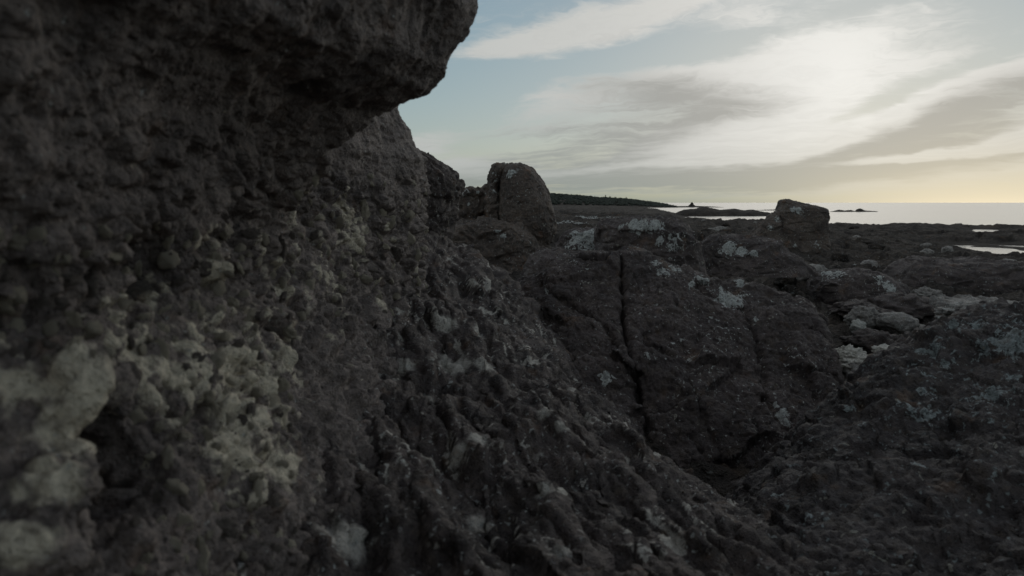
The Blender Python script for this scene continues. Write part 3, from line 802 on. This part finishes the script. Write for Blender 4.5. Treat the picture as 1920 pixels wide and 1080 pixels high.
slope_me, SLOPE_V = patch_mesh('rock_slope', slope_ctrl, np.linspace(-1.15, 1.45, 470), np.exp(np.linspace(math.log(.5), math.log(7.0), 620)), slope_disp,
    pales=[(705, 585, 18, 1.15), (740, 570, 21, 0.92), (780, 480, 21, 0.80), (835, 600, 24, 1.03), (905, 620, 18, 1.03), (917, 675, 21, 1.15), (850, 675, 39, 0.92), (700, 690, 39, 0.80), (650, 780, 33, 0.92),
           (655, 1000, 51, 0.92), (860, 845, 24, 1.03), (900, 815, 21, 1.03), (1020, 765, 21, 0.92), (1060, 790, 18, 0.92), (1010, 920, 18, 1.03), (1060, 910, 24, 0.92), (900, 980, 30, 0.80), (1045, 1030, 24, 0.80), (765, 675, 24, 0.92)],
    pfn=slope_pale)
o = obj('rock_slope', slope_me, M['slope']); tag(o, 'rough jagged rock slope with pale edges at the foot of the overhang', 'rock')

# ------------------------------------------------------------------ the cracked outcrop in the middle
out_ctrl = [(1000, 520, 6.6), (1080, 497, 6.6), (1150, 500, 6.5), (1220, 494, 6.6), (1290, 510, 6.6), (1380, 540, 6.5), (1480, 560, 6.5), (1560, 590, 6.3),
            (1030, 600, 5.9), (1100, 600, 5.85), (1200, 600, 5.8), (1300, 600, 5.9), (1400, 600, 6.0), (1500, 620, 6.0), (1570, 640, 6.0),
            (1060, 700, 5.35), (1150, 700, 5.3), (1250, 720, 5.2), (1350, 720, 5.25), (1450, 720, 5.45), (1540, 720, 5.6),
            (1120, 800, 5.0), (1220, 830, 4.85), (1330, 860, 4.75), (1430, 850, 4.8), (1510, 830, 5.0),
            ('w', .6, 7.6, 2.25), ('w', 1.6, 7.6, 2.15), ('w', 2.6, 7.4, 1.8), ('w', 1.2, 8.6, 1.9), ('w', .9, 4.3, 1.05), ('w', 1.9, 4.3, 1.0), ('w', -.1, 7.2, 1.9), ('w', -.2, 6, 1.6)]
def out_disp(V):
    fg, _ = facet(V * np.array([.8, 1, 1.2]) + .05 * fbm(V, 4, 3)[:, None], 2.6, 1.0, 12.0)
    d1 = .055 * fbm(V, 1.3, 3) + .035 * fbm(V + 6, 3.6, 4) + .025 * fbm(V + 2, 5, 4, .6, ridged=True) + .085 * fg
    c, _ = cobble(V * np.array([.8, 1, 1.3]), 8)
    fa, _ = facet(V * np.array([.8, 1, 1.3]), 7, .8, 3.0); fb, _ = facet(V, 18, .9, 6.0)
    d2 = .006 * (c - .4) + .022 * fa + .014 * fb + .012 * fbm(V, 11, 4, .62, ridged=True) - .02 * np.maximum(0, fbm(V + 9, 13, 3)) + .012 * fbm(V, 34, 3, .65)
    return d1, d2
CR = [([(1155, 488), (1158, 540), (1162, 600), (1168, 650), (1185, 710), (1200, 770), (1210, 840)], .016, .15),
      ([(1050, 555), (1085, 575), (1120, 600), (1150, 640), (1168, 660)], .018, .05),
      ([(1000, 520), (1020, 545), (1050, 556)], .04, .06),
      ([(1400, 575), (1425, 620), (1440, 680), (1445, 740), (1470, 800), (1500, 840)], .03, .07),
      ([(1300, 700), (1330, 790), (1345, 860)], .02, .03),
      ([(1285, 505), (1330, 540), (1400, 575)], .03, .05),
      ([(1180, 495), (1260, 500), (1330, 520)], .02, .02)]
def out_carve(V):
    c = np.zeros(len(V)); wob = .034 * fbm(V, 5, 4)
    for pts, w, dep in CR:
        d = np.abs(polyline_px(V, pts) + wob); c = np.maximum(c, dep * (np.exp(-(d / w) ** 2) + .22 * np.exp(-(d / (3 * w)) ** 2)))
    return c
def out_drop(x, y):
    e = 2.60 + .12 * np.sin(y * 2.1)
    return 1.2 * ss(x, e, e + .30) + .9 * ss(y, 7.6, 8.6)
out_marks = [(1362, 552, 24, 1.1), (1312, 514, 15, 1), (1388, 526, 12, 1), (1248, 500, 15, .9), (1265, 496, 14, .9), (1232, 484, 10, .9), (1300, 530, 14, .7), (1390, 545, 9, .8),
             (1130, 702, 12, 1), (1140, 762, 8, .7), (1158, 785, 8, .8), (1112, 750, 8, .7), (1460, 510, 8, .7), (1460, 768, 12, 1), (1472, 785, 9, 1), (1450, 755, 8, .9), (1412, 592, 8, .7), (1215, 660, 10, .6), (1020, 540, 12, .5)]
def out_lich(V, n):
    m = ss(fbm(V + 3, 1.1, 3), -.1, .4)
    return (.10 + .24 * m) * ss(n[:, 2], .3, .9)
out_me, OUT_V = patch_mesh('cracked_outcrop', out_ctrl, np.linspace(-.3, 3.4, 560), np.linspace(4.2, 8.8, 560), out_disp, marks=out_marks, drop=out_drop, carve=out_carve, lfn=out_lich)
o = obj('cracked_outcrop', out_me, M['block']); tag(o, 'broad dark rounded outcrop split by a long vertical crack, centre of the picture', 'rock')

# ------------------------------------------------------------------ lichened rock in the right foreground
fr_ctrl = [(1900, 575, 4.0), (1830, 592, 4.0), (1740, 615, 3.95), (1700, 655, 3.8), (1640, 705, 3.6), (1590, 755, 3.45), (1545, 850, 3.1), (1470, 905, 2.9), (1430, 960, 2.7),
           (1780, 700, 3.4), (1700, 850, 2.9), (1900, 750, 3.1), (1900, 950, 2.3), (1700, 1050, 2.1), (1550, 1060, 2.1), (1600, 950, 2.5), (1800, 850, 2.6),
           ('w', 1.1, 3.9, 1.1), ('w', 1.6, 4.6, 1.0), ('w', 2.3, 5.0, 1.1), ('w', 3.2, 5.0, 1.5), ('w', .7, 3.2, 1.2), ('w', 3.2, 4.0, 2.5), ('w', 3.2, 2.4, 2.3), ('w', 2.4, 1.2, 1.9), ('w', .9, 1.2, 1.75)]
def fr_disp(V):
    d1 = .07 * fbm(V + 12, 1.8, 3) + .035 * fbm(V + 1, 4.6, 4)
    c, _ = cobble(V, 10)
    fa, _ = facet(V, 6, .9, 8.0); fb, _ = facet(V, 17, .9, 1.0)
    d2 = .012 * (c - .4) + .04 * fa + .018 * fb + .010 * fbm(V, 12, 4, .62, ridged=True) - .025 * np.maximum(0, fbm(V + 9, 12, 3)) + .009 * fbm(V, 44, 3, .65)
    return d1, d2
def fr_lich(V, n):
    m = ss(fbm(V + 7, 1.9, 3), -.25, .3)
    return (.12 + .24 * m) * ss(V[:, 2], 1.85, 2.15)
fr_me, FR_V = patch_mesh('lichened_rock', fr_ctrl, np.linspace(.55, 3.4, 480), np.exp(np.linspace(math.log(1.0), math.log(5.2), 480)), fr_disp,
    marks=[(1885, 635, 36, 1.0), (1850, 640, 24, .8), (1820, 600, 22, .8), (1790, 598, 16, .7), (1745, 650, 20, .8), (1720, 690, 24, .6), (1770, 680, 24, .6), (1700, 760, 34, .5), (1760, 770, 40, .55), (1860, 740, 26, .7),
           (1900, 700, 16, .7), (1725, 863, 12, .8), (1600, 755, 12, .9), (1450, 920, 16, .7), (1510, 960, 34, .55), (1800, 840, 30, .45)], lfn=fr_lich)
o = obj('lichened_rock', fr_me, M['front']); tag(o, 'dark rock mottled with blue-grey lichen in the right foreground', 'rock')

# ------------------------------------------------------------------ standing stacks on the shore
def stack(name, label):
    r = bpy.data.objects.new(name, None); C.objects.link(r); r.empty_display_size = .3; return tag(r, label, 'rock stack')
st = stack('rock_stack', 'domed brown rock stack split by a crack, rising above the horizon')
Yd = 14.0
st.location = atz(960, Yd, 1.6)
def local(me, root):
    me.transform(Matrix.Translation(-Vector(root.location)))
    return me
dd = disp_rough(.45, .75, 9, .12)
me, _ = loft_mesh('dome', [(309, 955, 978), (311, 949, 988), (315, 944, 997), (322, 941, 1006), (333, 939, 1012), (345, 938, 1020), (360, 938, 1027), (380, 936, 1034), (400, 936, 1039), (418, 938, 1043), (432, 945, 1044), (445, 955, 1038), (460, 960, 1030)],
                  Yd, .75, 170, 200, dd, 2.15, marks=[(948, 325, 9, .9), (955, 315, 7, .8), (960, 312, 6, .6)])
obj('dome', local(me, st), M['stack'], st)
me, _ = loft_mesh('slab', [(310, 932, 958), (313, 925, 960), (320, 918, 956), (330, 916, 946), (345, 917, 938), (352, 919, 936), (362, 916, 935), (380, 912, 935), (410, 908, 936), (440, 904, 938), (470, 900, 940)],
                  Yd + .1, .45, 150, 140, disp_rough(.5, .9, 21), 2.8, marks=[(924, 330, 8, .7), (930, 345, 7, .7), (925, 355, 6, .8), (928, 362, 5, .7)])
obj('slab', local(me, st), M['stack'], st)
me, _ = loft_mesh('foot', [(417, 880, 950), (420, 850, 975), (428, 840, 985), (445, 836, 998), (470, 832, 1006), (500, 830, 1018), (530, 828, 1030)],
                  Yd - .75, .8, 110, 200, disp_rough(.8, .8, 33), 2.6, marks=[(936, 436, 7, 1.1), (937, 448, 6, 1.1), (930, 440, 5, .8), (911, 490, 4, .9), (911, 498, 3, .9)])
obj('foot', local(me, st), M['stack'], st)

o_me, _ = loft_mesh('low_rock', [(357, 855, 900), (360, 840, 918), (372, 836, 916), (390, 834, 914), (420, 832, 912), (450, 830, 912)], Yd + .5, .6, 90, 150, disp_rough(.6, .9, 41), 2.6, marks=[(872, 372, 8, .6), (885, 388, 5, .8), (902, 360, 4, .8), (866, 362, 8, .5)])
o = obj('low_rock', o_me, M['stack']); tag(o, 'low rock between the buttress and the domed stack, lichen on its top', 'rock')
o_me, _ = loft_mesh('knob', [(349, 908, 918), (351, 904, 922), (358, 902, 924), (370, 901, 926), (400, 900, 928)], Yd + .3, .25, 50, 80, disp_rough(.3, 1.2, 47), 2.3, marks=[(905, 360, 4, .9)])
o = obj('boulder', o_me, M['stack']); tag(o, 'small round boulder tucked against the left side of the domed stack', 'boulder')

Yb = 28.0
sq = stack('rock_stack', 'squat square-topped rock stack standing against the bright sea')
sq.location = atz(1490, Yb, 1.0)
me, _ = loft_mesh('block', [(375.5, 1466, 1487), (377, 1463, 1496), (381, 1462, 1502), (384, 1462, 1508), (388, 1461, 1538), (390, 1460, 1545), (395, 1459, 1548), (403, 1457, 1548), (420, 1454, 1546), (440, 1452, 1546), (458, 1452, 1548), (475, 1450, 1550), (490, 1448, 1552)],
                  Yb, .82, 170, 200, disp_rough(.55, .55, 55), 3.6, marks=[(1490, 392, 7, .8), (1480, 396, 6, .9), (1500, 398, 6, .6), (1492, 404, 5, .7), (1530, 460, 8, .6), (1492, 461, 4, .9)])
obj('block', local(me, sq), M['stack'], sq)
me, _ = loft_mesh('foot', [(400, 1448, 1460), (403, 1441, 1466), (408, 1439, 1468), (415, 1430, 1468), (430, 1415, 1470), (445, 1405, 1475), (470, 1400, 1480)],
                  Yb - .1, .7, 90, 130, disp_rough(.7, .6, 63), 2.6, marks=[(1455, 405, 7, .8), (1450, 420, 7, .8), (1447, 428, 5, .9)])
obj('foot', local(me, sq), M['stack'], sq)

# ------------------------------------------------------------------ further rocks of the middle ground
def hump(name, label, cat, sections, Y, depth, mat, seed, amp=.6, sc=.8, marks=(), n=2.5, base_l=0.0, nu=90, nv=170, pales=(), yoff=0.0):
    me, V = loft_mesh(name, sections, Y, depth, nu, nv, disp_rough(amp, sc, seed), n, marks=marks, base_l=base_l, pales=pales, yoff=yoff)
    o = obj(name, me, M[mat]); tag(o, label, cat); return o
hump('boulder', 'broad lichen-topped boulder resting behind the cracked outcrop', 'boulder',
     [(411, 1180, 1245), (414, 1140, 1272), (422, 1122, 1286), (440, 1118, 1296), (460, 1116, 1304), (480, 1114, 1312), (500, 1114, 1316), (530, 1110, 1320)], 9.0, .7, 'block', 71, .5, 1.0,
     marks=[(1160, 420, 8, .7), (1205, 420, 11, 1), (1195, 413, 14, 1), (1225, 412, 12, .9), (1230, 425, 8, .7), (1245, 415, 10, .8), (1232, 446, 9, .9), (1265, 460, 20, .55), (1280, 440, 16, .5)], base_l=.1, nu=120, nv=220)
hump('boulder', 'white-crusted low boulder left of the broad boulder', 'boulder',
     [(430, 1080, 1108), (433, 1066, 1120), (440, 1056, 1124), (450, 1052, 1126), (465, 1046, 1128), (490, 1040, 1130)], 10.5, .5, 'block', 77, .5, 1.0,
     marks=[(1090, 433, 22, 1.0), (1110, 437, 14, .9), (1075, 440, 16, .8), (1100, 452, 20, .7), (1065, 450, 14, .7)], base_l=.12)
hump('boulder', 'dark hump in the shade below the white-crusted boulder', 'boulder',
     [(474, 1040, 1080), (478, 1010, 1110), (490, 995, 1125), (510, 985, 1140), (540, 980, 1150)], 8.2, .6, 'block', 79, .5, 1.0)
hump('boulder', 'grey stone hump just right of the foot of the buttress', 'boulder',
     [(494, 870, 890), (497, 858, 908), (505, 850, 918), (520, 844, 924), (545, 840, 930)], 6.6, .3, 'slope', 83, .35, 1.3, marks=[], pales=[(880, 503, 18, .6)])
hump('boulder', 'small pale-topped stone right of the grey stone hump', 'boulder',
     [(506, 922, 940), (509, 914, 948), (516, 910, 952), (530, 906, 956)], 6.9, .2, 'slope', 87, .25, 1.4, marks=[(934, 511, 11, 1)])
hump('boulder', 'lichen-spotted rock hump right of the broad boulder, below the square stack', 'boulder',
     [(444, 1355, 1390), (447, 1335, 1430), (455, 1322, 1450), (470, 1312, 1475), (485, 1305, 1500), (510, 1300, 1530)], 12.0, .9, 'block', 91, .6, .8,
     marks=[(1370, 458, 13, 1.1), (1383, 464, 10, 1), (1360, 453, 12, .9), (1412, 466, 8, .9), (1345, 465, 7, .6)], base_l=.06, nu=110, nv=220)
hump('boulder', 'long low ledge with a pale rim above the gully', 'boulder',
     [(510, 1560, 1620), (514, 1540, 1655), (522, 1528, 1668), (535, 1520, 1684), (550, 1516, 1694), (575, 1510, 1705)], 12.5, .8, 'block', 93, .5, .9,
     marks=[(1655, 520, 10, .8), (1668, 530, 10, .9), (1680, 542, 9, .9), (1687, 550, 7, .9), (1560, 509, 18, .7), (1545, 505, 14, .8)], base_l=.04)
hump('boulder', 'wide dark mound rising at the right edge above the gully', 'boulder',
     [(490, 1730, 1850), (496, 1700, 1935), (508, 1680, 1990), (525, 1670, 2020), (545, 1665, 2040), (575, 1660, 2060)], 15.0, 1.6, 'block', 95, .7, .7, base_l=.06, nu=110, nv=260)
hump('boulder', 'flat layered ledge crossing the gully below the dark mound', 'boulder',
     [(563, 1790, 1850), (566, 1765, 1900), (574, 1755, 1930), (590, 1745, 1950), (620, 1740, 1960)], 10.5, .7, 'stone', 97, .45, .9)
# the gully
def rock_at(name, label, px, py, Y, w, flat, mat, seed, sx=1.0, sy=1.0, rot=0.0, lich=.1, pale=0.0, sub=5, facets=6, rough=.12, cat='boulder', group=None, tilt=0.0, emb=.25):
    """boulder of w photo pixels across, centred at px, py"""
    me = blob_mesh(name, seed, sub, rough, facets, flat, lich, pale)
    o = obj(name, me, M[mat]); p = at(px, py, Y); s = w / 2 * Y / F
    o.location = p; o.scale = (s * sx, s * sy, s); o.rotation_euler = (tilt * .4, tilt, rot)
    tag(o, label, cat, group); return o
rock_at('boulder', 'rounded grey boulder with a white streaked top lying in the gully', 1683, 608, 9.0, 74, .62, 'stone', 201, lich=.28, rot=.4, facets=4, rough=.12, tilt=.15)
rock_at('boulder', 'squared grey block left of the rounded gully boulder', 1618, 598, 9.3, 62, .75, 'stone', 202, rot=.2, facets=8, rough=.24)
rock_at('stone', 'small bright white stone propped in front of the squared block', 1608, 613, 8.9, 28, .95, 'palestone', 203, rot=.6, facets=8, lich=.5, cat='stone', sub=4, rough=.24)
rock_at('boulder', 'low rounded rock in front of the rounded gully boulder', 1640, 646, 8.4, 104, .6, 'block', 204, rot=.1, facets=8, rough=.24)
rock_at('boulder', 'flat grey slab behind the squared block', 1612, 582, 10.2, 96, .4, 'block', 205, rot=-.2, facets=8, rough=.24)
rock_at('boulder', 'sloping brown slab behind the rounded gully boulder', 1690, 584, 10.8, 150, .5, 'block', 206, rot=.3, facets=8, rough=.24)
rock_at('stone', 'pale folded stone lowest in the gully beside the outcrop', 1622, 684, 7.4, 78, .5, 'palestone', 207, rot=-.5, facets=8, lich=.1, cat='stone', rough=.3)
rock_at('stone', 'pale wedge of stone at the bottom tip of the gully', 1614, 712, 7.0, 44, .7, 'palestone', 208, rot=.9, facets=8, lich=.3, cat='stone', rough=.3)
rock_at('stone', 'pale cracked stone touching the outcrop at the left of the gully', 1594, 668, 7.6, 52, .7, 'palestone', 209, rot=.2, facets=8, lich=.05, cat='stone', rough=.3)
rock_at('stone', 'small layered stone right of the pale folded stone', 1668, 662, 7.9, 66, .4, 'palestone', 210, rot=.3, facets=8, lich=.2, cat='stone', rough=.24)
rock_at('stone', 'thin grey stone right of the low rounded rock', 1700, 640, 8.3, 46, .4, 'stone', 211, rot=-.4, facets=8, lich=.15, cat='stone', rough=.24)
rock_at('boulder', 'small pointed rock on the ledge right of the pale rim', 1738, 556, 12.0, 52, .6, 'stone', 212, rot=.5, facets=8, rough=.24)
rock_at('boulder', 'grey rock half hidden behind the top of the lichened rock', 1830, 590, 8.5, 120, .4, 'stone', 213, rot=.0, facets=8, lich=.3, rough=.24)

def gully_rubble():
    rg = random.Random(8); kinds = [blob_mesh('stone', 400 + k, 4, .28, 8, rg.uniform(.5, .8), lich=.1 * (k % 3)) for k in range(5)]
    for k, me in enumerate(kinds): me.materials.append(M['stone'] if k % 2 else M['block'])
    for _ in range(46):
        px = rg.uniform(1585, 1790); Y = rg.uniform(7.0, 13.0); p = atz(px, Y, 1.2); g = ground_at(p[0], p[1]); q = rg.uniform(.05, .16)
        o = bpy.data.objects.new('stone', kinds[rg.randrange(5)]); C.objects.link(o)
        o.location = (p[0], p[1], g + q * .1); o.scale = (q * rg.uniform(.8, 1.6), q * rg.uniform(.8, 1.3), q); o.rotation_euler = (rg.uniform(-.3, .3), rg.uniform(-.3, .3), rg.uniform(0, 6.28))
        tag(o, ('small ' if q < .1 else 'fist-sized ') + 'rough stone ' + ('deep in the near end of the gully' if Y < 9 else 'behind the rounded boulder of the gully' if Y < 11 else 'at the far end of the gully floor'), 'stone', 'rubble on the gully floor')
gully_rubble()

# loose stones scattered on the flat shore
def scatter():
    rg = random.Random(21); kinds = [blob_mesh('stone', 300 + k, 4, .14, 6, rg.uniform(.45, .8), lich=.1 * (k % 3)) for k in range(6)]
    for k, me in enumerate(kinds): me.materials.append(M['stone'] if k % 2 else M['shore'])
    n = 0
    while n < 70:
        px = rg.uniform(1180, 1920); Y = math.exp(rg.uniform(math.log(13), math.log(70)))
        p = atz(px, Y, 1.0); g = ground_at(p[0], p[1])
        if g < .12: continue
        if 26 < Y < 30 and 1390 < px < 1560: continue
        s = rg.uniform(.10, .30) * (1 if Y < 30 else 1.5)
        o = bpy.data.objects.new('stone', kinds[rg.randrange(6)]); C.objects.link(o)
        o.location = (p[0], p[1], g + s * .15); o.scale = (s * rg.uniform(.8, 1.5), s * rg.uniform(.8, 1.3), s); o.rotation_euler = (rg.uniform(-.2, .2), rg.uniform(-.2, .2), rg.uniform(0, 6.28))
        where = ('on the near ground left of the gully' if px < 1500 else 'on the near flat beyond the gully') if Y < 20 else \
                (('on the level ground left of the square stack' if px < 1400 else 'close round the foot of the square stack' if px < 1580 else 'on the flat between the gully and the tide pools') if Y < 42 else
                 ('far off on the shore left of the square stack' if px < 1450 else 'far off on the shore before the bright sea'))
        size = 'large' if s > .3 else 'middling' if s > .18 else 'small'
        tag(o, size + ' weathered loose stone ' + where, 'stone', 'loose stones scattered on the shore'); n += 1
scatter()

# ------------------------------------------------------------------ rocks out in the water
def skerry(name, label, prof, Y, depth, seed, amp):
    """low reef: (px, py of its top) along its length, standing in the sea"""
    pxs = np.linspace(prof[0][0], prof[-1][0], 260); tops = np.interp(pxs, *zip(*prof))
    ny = 26; V = []
    x = (pxs - 960) / F * Y; top = np.maximum(3 - (tops - 380) / F * Y, -.1)
    for j in range(ny):
        s = j / (ny - 1) * 2 - 1
        V.append(np.stack([x * (1 + s * depth / Y), np.full_like(x, Y) + s * depth, -.5 + (top + .5) * (1 - s * s) ** .6], -1))
    V = np.concatenate(V)
    P = V / amp
    V[:, 2] += amp * (.5 * fbm(P, .22, 4) + .35 * fbm(P * np.array([1, .6, 1]), .6, 3)) * ss(V[:, 2], -.45, .3)
    o = obj(name, mesh_np(name, V, grid_quads(ny, len(pxs)), attrs={'lichen': np.zeros(len(V)), 'pale': np.zeros(len(V))}), M['shore'])
    tag(o, label, 'reef'); return o
skerry('reef', 'long dark reef in the water left of the square stack', [(1262, 400), (1280, 393), (1300, 391), (1318, 388), (1332, 390), (1350, 394), (1375, 391), (1390, 394), (1410, 393), (1422, 396), (1440, 399), (1456, 405)], 168, 7, 5, .45)
skerry('reef', 'thin dark reef just beyond the long reef', [(1400, 397), (1415, 394), (1440, 393), (1462, 392.5), (1490, 396)], 285, 6, 8, .35)
skerry('reef', 'thin line of rocks at the tip of the headland', [(1205, 385), (1240, 385.5), (1270, 386.5), (1300, 386), (1330, 387), (1362, 389)], 470, 10, 12, .4)
skerry('reef', 'tiny flat reef between the square stack and the round islet', [(1552, 397), (1570, 393), (1580, 394.5), (1592, 393.3), (1602, 397)], 240, 3, 15, .22)
skerry('reef', 'small round islet alone in the bright sea with a thin tail', [(1597, 397), (1603, 392), (1608, 390.5), (1613, 392), (1618, 394.6), (1642, 396)], 240, 3, 17, .2)
me, _ = loft_mesh('sea_rock', [(379.5, 1296, 1299), (381.5, 1295, 1300), (384, 1293, 1301), (386, 1290, 1304), (390, 1288, 1306)], 470, 1.6, 30, 40, lambda V: .25 * fbm(V, .8, 3), 2.4)
o = obj('sea_rock', me, M['shore']); tag(o, 'tiny pointed rock standing up on the line of rocks off the headland', 'rock')
